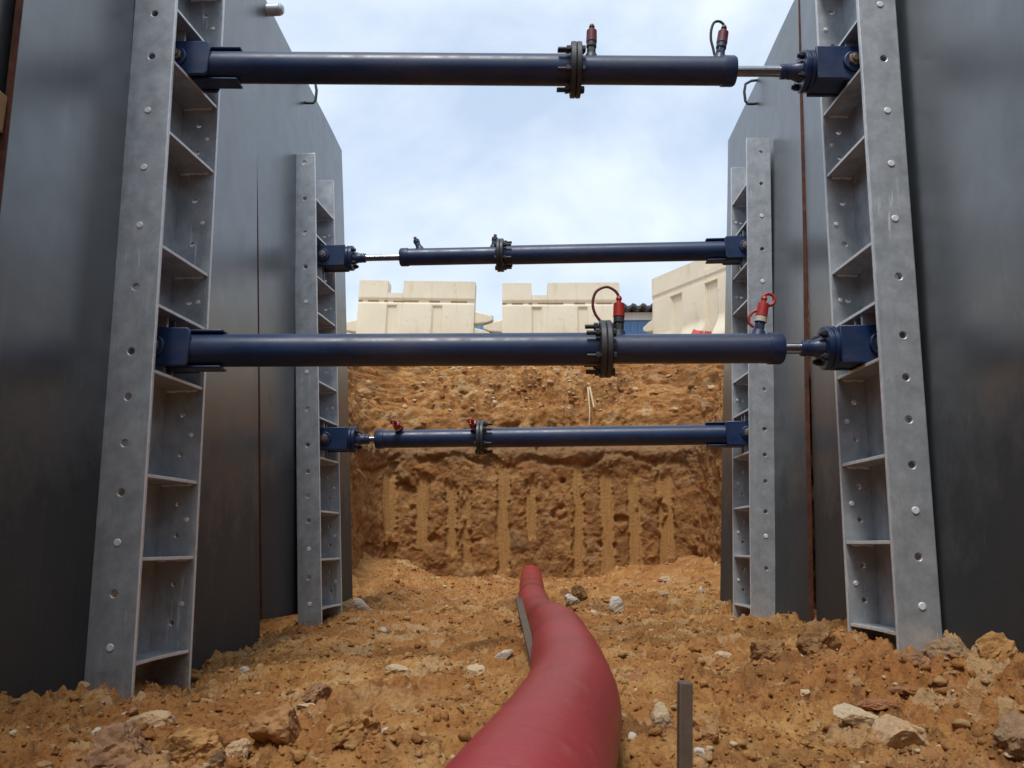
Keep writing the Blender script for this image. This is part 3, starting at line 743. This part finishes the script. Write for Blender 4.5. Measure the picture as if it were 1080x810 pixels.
# ------------------------------------------------------------------ steel stakes
def stake(p_top, p_bot, w, t, label):
    p_top = Vector(p_top); p_bot = Vector(p_bot); d = p_top-p_bot
    M = d.to_track_quat('Z', 'Y').to_matrix().to_4x4(); M.translation = p_bot
    L = d.length
    b = MB(); b.box((-w/2, -t/2, -.25), (w/2, t/2, L))
    o = b.build('steel_stake', M_STAKE, None, .002); o.matrix_world = M
    return tag(o, label, 'stake', 'dark steel stakes beside the pipe')
stake(at(722.5, 719, 1.22), at(722, 850, 1.22), .021, .019, 'dark steel stake standing upright right of the pipe, close to the camera')
stake(at(547, 632, 2.75), at(566, 708, 2.15), .022, .012, 'dark steel stake leaning along the left side of the red pipe')

# ------------------------------------------------------------------ stones
def rock_mesh(seed, subdiv=3, facets=7, ang=.55):
    rs = random.Random(seed)
    bm = bmesh.new(); bmesh.ops.create_icosphere(bm, subdivisions=subdiv, radius=1)
    planes = [(Vector((rs.gauss(0, 1), rs.gauss(0, 1), rs.gauss(0, .8))).normalized(), rs.uniform(.5, .9)) for _ in range(facets)]
    for v in bm.verts:
        p = v.co.copy()
        for n_, d_ in planes:
            e = p.dot(n_)-d_
            if e > 0: p -= n_*e*.92
        v.co = p
    arr = np.array([v.co for v in bm.verts])
    dsp = .10*fbm(arr[:, 0]+seed, arr[:, 1]+arr[:, 2]*.7, .6, 4, seed) + .05*fbm(arr[:, 0]-arr[:, 2], arr[:, 1]+seed, .2, 3, seed+5)
    for v, q in zip(bm.verts, dsp): v.co *= 1+float(q)*1.5
    return bm
def stone(px_, py_, wpx, hpx, col, label, name='stone', dep=1., rot=None, seed=None, facets=7, group=None, sink=.5):
    p = ground_hit(px_, py_+hpx*.4); sc = p[1]/F
    sd = seed or int(px_*3+py_); bm = rock_mesh(sd, 5, facets)
    sx, sz = wpx*sc/2, hpx*sc/2*1.15; sy = (sx+sz)/2*dep
    for v in bm.verts: v.co = Vector((v.co.x*sx*1.15, v.co.y*sy*1.15, v.co.z*sz*1.15))
    A_ = np.array([v.co for v in bm.verts]); k_ = min(sx, sz)
    soft = col in ('clod', 'dark', 'purple', 'grey')
    amp = .26 if soft else .13
    q_ = billow(A_[:, 0]+sd, A_[:, 2]+A_[:, 1]*.8, k_*.9 if soft else k_*.5, 4, sd, .6)+.5*fbm(A_[:, 1]+sd, A_[:, 2]-A_[:, 0]*.6, k_*.25, 3, sd+3, .7)
    for v, e_ in zip(bm.verts, q_): v.co += v.co.normalized()*float(e_)*amp*k_
    me = bpy.data.meshes.new(name); bm.to_mesh(me); bm.free(); me.shade_smooth(); me.set_sharp_from_angle(angle=R(32))
    o = link_mesh(name, me, M_ST[col]); zc = float(floor_h(np.array([p[0]]), np.array([p[1]]))[0][0])
    o.location = (p[0], p[1], zc+sz*(1-sink)); o.rotation_euler = rot or (0, 0, random.uniform(-.3, .3))
    return tag(o, label, 'stone', group)
stone(295, 759, 56, 38, 'brown', 'large smooth brown boulder lying at lower left of the floor', facets=9)
stone(331, 738, 36, 20, 'purple', 'crumbly purplish lump just behind the large brown boulder')
stone(324, 750, 22, 5, 'pale', 'thin pale flat chip beside the large brown boulder', 'stone_chip', .8, (.2, .1, -.3), facets=4, sink=0)
stone(372, 772, 46, 30, 'clod', 'tan soil lump halfway between the brown boulder and the red pipe')
stone(250, 778, 24, 22, 'tan', 'tan cobble left of the large brown boulder')
stone(229, 795, 13, 22, 'grey', 'small grey slab tilted on edge left of the tan cobble', 'stone_chip', .3, (.2, .3, .3), facets=4, sink=.2)
stone(125, 785, 70, 46, 'purple', 'broad purplish grey rough rock at the bottom left corner', facets=8, sink=.45)
stone(206, 778, 64, 34, 'clod', 'wide ochre soil lump under the near left rail', sink=.45)
stone(165, 748, 54, 18, 'tan', 'flat yellowish clod at the foot of the near left rail', sink=.4)
stone(106, 770, 14, 12, 'white', 'small white pebble on the purplish rock at bottom left', 'pebble')
stone(258, 698, 10, 7, 'white', 'bluish white chip right of the near left rail foot', 'stone_chip')
stone(405, 773, 15, 9, 'white', 'small white sliver left of the pipe bend', 'stone_chip', .5, (.2, -.5, .6), facets=4, sink=.1)
stone(950, 754, 58, 32, 'tan', 'largest pale faceted stone, at lower right of the floor', facets=10)
stone(903, 750, 40, 14, 'pale', 'long whitish stone beside the largest pale stone', .6, (0, .25, .2)) if False else stone(903, 750, 40, 14, 'pale', 'long whitish stone beside the largest pale stone', rot=(0, .25, -.1))
stone(925, 738, 34, 9, 'red', 'flat reddish slab behind the largest pale stone', facets=5, sink=.2)
stone(960, 727, 40, 6, 'red', 'thin reddish shard lying in front of the near right rail', 'stone_chip', facets=4, sink=.1)
stone(1072, 775, 30, 36, 'grey', 'dark grey rough rock at the bottom right edge')
stone(863, 684, 36, 34, 'dark', 'tall dark crumbly lump before the far right panel', facets=5)
stone(812, 690, 42, 20, 'dark', 'wide dark overhanging clod left of the tall dark lump', facets=6)
stone(1005, 694, 46, 26, 'grey', 'greyish heap of clay at the foot of the near right rail', facets=5, sink=.4)
stone(968, 698, 40, 18, 'purple', 'low grey clay lump in front of the near right rail foot', sink=.4)
stone(1055, 706, 36, 24, 'clod', 'orange clod against the dark panel at the right edge')
stone(384, 643, 22, 9, 'white', 'white flat shard leaning at the foot of the far left rail', 'stone_chip', .4, (.3, .6, .3), facets=4, sink=.1)
stone(404, 660, 9, 7, 'white', 'small white pebble near the far left rail', 'pebble')
stone(603, 634, 15, 9, 'white', 'bluish white rubble piece right of the far pipe', 'rubble')
stone(612, 630, 15, 13, 'dark', 'dark rubble piece behind the bluish white piece', 'rubble')
stone(626, 643, 12, 9, 'pale', 'cream rubble piece, middle one of the rubble right of the pipe', 'rubble')
stone(650, 635, 14, 15, 'white', 'white and grey stone, rightmost of the rubble right of the pipe')
stone(701, 610, 14, 8, 'pale', 'pale stone at the foot of the end wall on the right')
stone(740, 621, 5, 8, 'white', 'tiny white upright chip at the right corner of the end wall', 'pebble')
stone(700, 628, 12, 6, 'pale', 'flat cream chip below the pale stone at the end wall', 'pebble')
stone(764, 678, 18, 7, 'pale', 'pale flat chip in front of the far right rail', 'stone_chip')
stone(672, 706, 28, 12, 'red', 'brick red fragment right of the pipe bend', 'stone_chip', facets=5)
stone(736, 786, 14, 9, 'white', 'white pebble just right of the upright stake', 'pebble')
stone(667, 778, 8, 8, 'white', 'small white pebble right of the pipe near the bottom', 'pebble')
stone(700, 757, 20, 24, 'pale', 'yellowish pale lump left of the upright stake')
stone(749, 770, 14, 13, 'brown', 'small dark brown cobble right of the upright stake')
stone(419, 701, 22, 8, 'pale', 'pale flake on open soil left of the leaning stake', 'stone_chip', facets=4, sink=.1)
stone(503, 689, 20, 14, 'pale', 'chalky patch of stone left of the leaning stake')
stone(530, 680, 18, 7, 'white', 'whitish sliver close to the leaning stake', 'stone_chip', .5, (0, -.4, .2), facets=4, sink=.1)
stone(848, 722, 16, 9, 'pale', 'pale pebble in front of the dark clods on the right', 'pebble')

# crumbs: countless small lumps over floor and slope
base = []
for s_ in range(14):
    bm = rock_mesh(900+s_, 2, 6)
    for v in bm.verts: v.co *= 1+.20*random.uniform(-1, 1)
    base.append((np.array([v.co[:] for v in bm.verts]), np.array([[v.index for v in f.verts] for f in bm.faces]))); bm.free()
def scatter(name, P, sizes, mat, flat=.75):
    V_ = []; F_ = []; T_ = []; off = 0
    for p, s_ in zip(P, sizes):
        bv, bf = base[rng.integers(len(base))]
        a = rng.uniform(0, 6.28); c, s2 = math.cos(a), math.sin(a)
        q = bv*np.array([s_*rng.uniform(.8, 1.4), s_*rng.uniform(.7, 1.1), s_*flat*rng.uniform(.6, 1.1)])
        tl = rng.normal(0, .3); ct, st = math.cos(tl), math.sin(tl)
        q = np.stack([q[:, 0], q[:, 1]*ct-q[:, 2]*st, q[:, 1]*st+q[:, 2]*ct], 1)
        q = np.stack([q[:, 0]*c-q[:, 1]*s2, q[:, 0]*s2+q[:, 1]*c, q[:, 2]], 1)+p
        V_.append(q); F_.append(bf+off); off += len(bv); T_.append(np.full(len(bv), rng.uniform()))
    V_ = np.concatenate(V_); F_ = np.concatenate(F_); me = bpy.data.meshes.new(name)
    me.vertices.add(len(V_)); me.vertices.foreach_set('co', V_.reshape(-1).astype(np.float32))
    me.loops.add(F_.size); me.loops.foreach_set('vertex_index', F_.reshape(-1).astype(np.int32))
    me.polygons.add(len(F_)); me.polygons.foreach_set('loop_start', (np.arange(len(F_))*3).astype(np.int32))
    me.update(calc_edges=True); fattr(me, 'tone', np.concatenate(T_))
    o = link_mesh(name, me, mat); return o
N = 24000
yy = 1.15*np.exp(rng.uniform(0, math.log(7.5/1.15), N)); xx = rng.uniform(-1.25, 1.3, N)
keep = (fbm(xx, yy, .4, 3, 88) > -.25) & (np.abs(xx-.06) > .09); xx, yy = xx[keep], yy[keep]
sz = np.clip(.0027*np.exp(rng.exponential(.44, len(xx))), .0024, .018)*(.8+.075*yy)
zf, _ = floor_h(xx, yy)
o = scatter('crumbled_soil', np.stack([xx, yy, zf+sz*.15], 1), sz, M_SOIL); tag(o, 'loose crumbs of ochre soil strewn over the trench floor', 'soil', kind='stuff')
N = 260
yy = 1.3*np.exp(rng.uniform(0, math.log(7.3/1.3), N)); xx = rng.uniform(-1.15, 1.2, N)
keep = (np.abs(xx-.06) > .1); xx, yy = xx[keep], yy[keep]
sz = np.clip(.0042*np.exp(rng.exponential(.5, len(xx))), .004, .014)*(.75+.12*yy); zf, _ = floor_h(xx, yy)
o = scatter('pale_grit', np.stack([xx, yy, zf+sz*.25], 1), sz, M_ST['pale'], .6); tag(o, 'pale gravel chips sprinkled over the trench floor', 'gravel', kind='stuff')
# lumps resting on the cut slope and at the foot of the end wall
idx = np.argwhere((slope > .9) & (BZ < 2.34) & (backness[:, None] > .3)); sel = idx[rng.integers(len(idx), size=420)]
P = np.stack([BX2[sel[:, 0], sel[:, 1]], BY2[sel[:, 0], sel[:, 1]], BZ2[sel[:, 0], sel[:, 1]]], 1)
o = scatter('slope_rubble', P, np.clip(.008*np.exp(rng.exponential(.55, len(P))), .007, .04), M_SOIL); tag(o, 'loose lumps of soil on the slope below the barriers', 'soil', kind='stuff')
sel = idx[rng.integers(len(idx), size=110)]
P = np.stack([BX2[sel[:, 0], sel[:, 1]], BY2[sel[:, 0], sel[:, 1]], BZ2[sel[:, 0], sel[:, 1]]], 1)
o = scatter('slope_gravel', P, np.clip(.012*np.exp(rng.exponential(.5, len(P))), .01, .04), M_ST['tan']); tag(o, 'pale stones scattered on the slope below the barriers', 'gravel', kind='stuff')
# dry stalk hanging over the slope
b = MB()
for q in ([(619, 396, 8.05), (620.5, 415, 7.75), (622, 432, 7.58), (621.5, 449, 7.52)], [(620, 399, 8.0), (624, 418, 7.7), (626.5, 430, 7.58)]):
    b.tube([at(*a) for a in q], [.012, .010, .007, .004][:len(q)], 8)
o = b.build('dry_stalk', M_STALK, None, angle=70); tag(o, 'pale dry stalk hanging down the slope above the end wall', 'stalk')
b = MB(); b.tube([at(*a) for a in [(366, 484, 6.9), (371, 492, 6.95), (379, 497, 7.0), (385, 503, 7.1), (386, 514, 7.15)]], [.012, .011, .010, .008, .005], 8)
o = b.build('tree_root', M_STALK, None, angle=70); tag(o, 'thin tree root poking from the soil beside the far left rail', 'root')

# ------------------------------------------------------------------ cream barriers
def barrier(loc, rz, label, L=1.36, Hh=1.14, red=False, tilt=0, notch=(.251, .386), slot=.034, ends=(-1, 1)):
    M = Matrix.Translation(loc) @ Matrix.Rotation(rz, 4, 'Z') @ Matrix.Rotation(tilt, 4, 'Y')
    root = empty('water_barrier', M); tag(root, label, 'barrier', 'cream plastic barriers at the top of the excavation')
    n0, n1 = notch; brk = [0, .012, n0-.001, n0+.001, n1-.001, n1+.001, .988, 1.]
    us = sorted(set(list(np.round(np.linspace(0, 1, 130), 4))+brk)); us = np.array(us); nz = 96
    vs = np.linspace(0, 1, nz)
    top = np.where((us > n0) & (us < n1), Hh-.15, Hh)
    top = top-.012*us*0
    Pm = []
    for sgn in (-1, 1):
        U = np.repeat(us[:, None], nz, 1); Zc = vs[None, :]*top[:, None]
        d = .105-.02*sstep(.5, 1.1, Zc)+.13*sstep(.44, .14, Zc)
        d = d-(.003 if red else .010)*np.exp(-((Zc-(Hh-.255))/.012)**2)                                  # long groove
        d = d+.010*sstep(Hh-.23, Hh-.21, Zc)                                           # thicker top band
        for c_ in (.295, .685):
            m = sstep(slot+.012, slot, np.abs(U-c_))*sstep(Hh-.29, Hh-.31, Zc)
            d = d*(1-m)+(.062 if slot > .04 else .074)*m
        d = d*(1-.10*np.clip((np.abs(U-.5)-.47)/.03, 0, 1))
        Pm.append(np.stack([(U-.5)*L, sgn*d, Zc], -1))
    bm = bmesh.new(); G = [[[bm.verts.new(Pm[k][i, j]) for j in range(nz)] for i in range(len(us))] for k in (0, 1)]
    nu = len(us)
    for i in range(nu-1):
        for j in range(nz-1):
            f = bm.faces.new((G[0][i][j], G[0][i+1][j], G[0][i+1][j+1], G[0][i][j+1]))
            zc = Pm[0][i, j, 2]; uc = us[i]
            if red and .03 < zc-(.26+ .10*math.sin(uc*7)) < .12 and .50 < uc < .64: f.material_index = 1
            if not red and abs(zc-(Hh-.255)) < .012 and h2(np.array([i//6]), np.array([0]), 5)[0] > .35: f.material_index = 2
            bm.faces.new((G[1][i][j], G[1][i][j+1], G[1][i+1][j+1], G[1][i+1][j]))
        for j in (0, nz-1): bm.faces.new((G[0][i][j], G[0][i+1][j], G[1][i+1][j], G[1][i][j]))
    for i in (0, nu-1):
        for j in range(nz-1): bm.faces.new((G[0][i][j], G[0][i][j+1], G[1][i][j+1], G[1][i][j]))
    bmesh.ops.recalc_face_normals(bm, faces=bm.faces)
    me = bpy.data.meshes.new('barrier_body'); bm.to_mesh(me); bm.free(); me.shade_smooth(); me.set_sharp_from_angle(angle=R(35))
    o = link_mesh('barrier_body', me, [M_BARR, M_REDP, M_GROOVE], root)
    md = o.modifiers.new('bevel', 'BEVEL'); md.width = .014; md.segments = 3; md.limit_method = 'ANGLE'; md.angle_limit = R(55)
    for sgn in ends:                                                               # interlocking knuckles with a pin
        b = MB()
        for z0 in (.42, .62) if sgn > 0 else (.50,):
            b.prism([(sgn*L/2-sgn*.01, z0), (sgn*(L/2+.16), z0+.02), (sgn*(L/2+.22), z0+.05), (sgn*(L/2+.22), z0+.09), (sgn*(L/2+.12), z0+.13), (sgn*L/2-sgn*.01, z0+.16)], 'y', -.055, .055)
        b.build('connector', M_BARR, root, .012)
    b = MB()
    if 1 not in ends: return root
    b.cyl((L/2+.19, 0, .38), (L/2+.19, 0, .735), .016, seg=14); b.cyl((L/2+.19, 0, .70), (L/2+.19, 0, .725), .03, seg=14)
    b.build('pin', M_BLACK, root, .002)
    return root
Zb = 2.375
def seat(px0, px1, Y, py): return (at((px0+px1)/2, py, Y)[0], Y, Zb)
barrier(seat(375, 502, 9.05, 300), R(-1.4), 'cream barrier at left with a brown stained groove', Hh=1.12, tilt=R(1.6))
barrier(seat(529, 653, 9.05, 300), R(.3), 'cream barrier in the middle, square on to the camera', Hh=1.085, ends=(-1,))
pA = np.array([1.50, 8.98]); pB = np.array([2.23, 7.83]); mid = (pA+pB)/2
barrier((mid[0], mid[1], Zb), math.atan2(pB[1]-pA[1], pB[0]-pA[0]), 'cream barrier at right, turned at an angle, with a red spray mark', red=True, Hh=1.11, notch=(.62, .76), slot=.058)

# ------------------------------------------------------------------ shed and hoarding behind
root = empty('metal_shed', Matrix.Translation((3.2, 16.5, Zb))); tag(root, 'blue metal shed with a dark corrugated roof behind the barriers', 'shed')
SH = float(at(675, 331.5, 16.5)[2])-Zb
b = MB(); b.box((-2.1, 0, 0), (3.6, 3.5, SH+.02))
for k in range(38): b.box((-2.08+k*.15, -.02, .02), (-2.03+k*.15, .0005, SH-.2))
b.build('wall', M_SHED, root)
b = MB(); b.box((-2.15, -.06, SH-.14), (3.65, -.021, SH+.03)); b.build('fascia', M_WHITE, root, .004)
b = MB(); nn = 120
prof = [(-2.3+6.1*k/nn, SH+.11+.035*math.sin(k*1.55)) for k in range(nn+1)]
b.prism(prof+[(x, z-.06) for x, z in reversed(prof)], 'y', -.35, 3.7); b.build('roof', M_ROOF, root)
b = MB(); b.box((-1.2, -.035, 0), (-.3, -.0205, 2.0)); d = b.build('door', M_SHED, root, .004)
root = empty('metal_fence', Matrix.Translation((-1.0, 14.0, Zb))); tag(root, 'blue sheet fence glimpsed between the left and middle barriers', 'fence')
b = MB(); nn = 80
prof = [(-.95+2.1*k/nn, .018*math.sin(k*1.2)) for k in range(nn+1)]
b.prism(prof+[(x, y+.006) for x, y in reversed(prof)], 'z', 0, float(at(515, 341, 14)[2])-Zb); b.build('fence_sheet', M_FENCE, root)
b = MB()
for x in (-.9, .1, 1.1): b.box((x-.025, .03, 0), (x+.025, .08, float(at(515, 341, 14)[2])-Zb-.03))
b.build('post', M_GALV, root)

# ------------------------------------------------------------------ light, sky, camera
W = bpy.data.worlds.new('World'); S.world = W; W.use_nodes = True
nt = W.node_tree; bg = nt.nodes['Background']
sky = nt.nodes.new('ShaderNodeTexSky'); sky.sky_type = 'NISHITA'; sky.sun_disc = False
SE, SR = 62, 195
sky.sun_elevation = R(SE); sky.sun_rotation = R(SR); sky.dust_density = 2.0; sky.air_density = 1.0
tc = nt.nodes.new('ShaderNodeTexCoord'); mp = nt.nodes.new('ShaderNodeMapping'); mp.inputs['Scale'].default_value = (1, 1, 1.5); mp.inputs['Location'].default_value = (.35, .2, .1)
nt.links.new(tc.outputs['Generated'], mp.inputs[0])
nz1 = nt.nodes.new('ShaderNodeTexNoise'); nz1.inputs['Scale'].default_value = 3.2; nz1.inputs['Detail'].default_value = 7; nz1.inputs['Roughness'].default_value = .52; nz1.inputs['Distortion'].default_value = .25
nt.links.new(mp.outputs[0], nz1.inputs['Vector'])
rp = nt.nodes.new('ShaderNodeValToRGB'); rp.color_ramp.elements[0].position = .36; rp.color_ramp.elements[0].color = (.25, .25, .25, 1); rp.color_ramp.elements[1].position = .62; rp.color_ramp.elements[1].color = (.92, .92, .92, 1)
nt.links.new(nz1.outputs['Fac'], rp.inputs[0])
mx = nt.nodes.new('ShaderNodeMix'); mx.data_type = 'RGBA'; mx.inputs[7].default_value = (7.0, 7.65, 8.4, 1)
hs = nt.nodes.new('ShaderNodeMix'); hs.data_type = 'RGBA'; hs.blend_type = 'MIX'; hs.inputs[0].default_value = .55; hs.inputs[7].default_value = (4.7, 6.2, 8.3, 1)
nt.links.new(sky.outputs[0], hs.inputs[6]); nt.links.new(hs.outputs[2], mx.inputs[6])
nt.links.new(rp.outputs[0], mx.inputs[0]); nt.links.new(mx.outputs[2], bg.inputs[0]); bg.inputs[1].default_value = .083
sl = bpy.data.lights.new('Sun', 'SUN'); sl.energy = 1.5; sl.angle = R(15); sl.color = (1, .96, .90)
so = bpy.data.objects.new('Sun', sl); COL.objects.link(so)
az = R(SR); dirv = Vector((math.sin(az)*math.cos(R(SE)), math.cos(az)*math.cos(R(SE)), math.sin(R(SE))))
so.rotation_euler = dirv.to_track_quat('Z', 'Y').to_euler(); so.location = (0, 0, 12)

cam = bpy.data.cameras.new('Camera'); co = bpy.data.objects.new('Camera', cam); COL.objects.link(co)
cam.sensor_width = 36; cam.lens = F/1080*36; cam.clip_start = .02; cam.clip_end = 3000
M = Matrix((Vector(rt), Vector(up), Vector(-fw))).transposed().to_4x4(); M.translation = (0, 0, CAMH); co.matrix_world = M
cam.dof.use_dof = True; cam.dof.focus_distance = 3.2; cam.dof.aperture_fstop = 12
S.camera = co
S.render.engine = 'CYCLES'
S.view_settings.view_transform = 'Standard'; S.view_settings.look = 'None'; S.view_settings.gamma = 1; S.view_settings.exposure = .76
S.render.resolution_x = 1024; S.render.resolution_y = 768
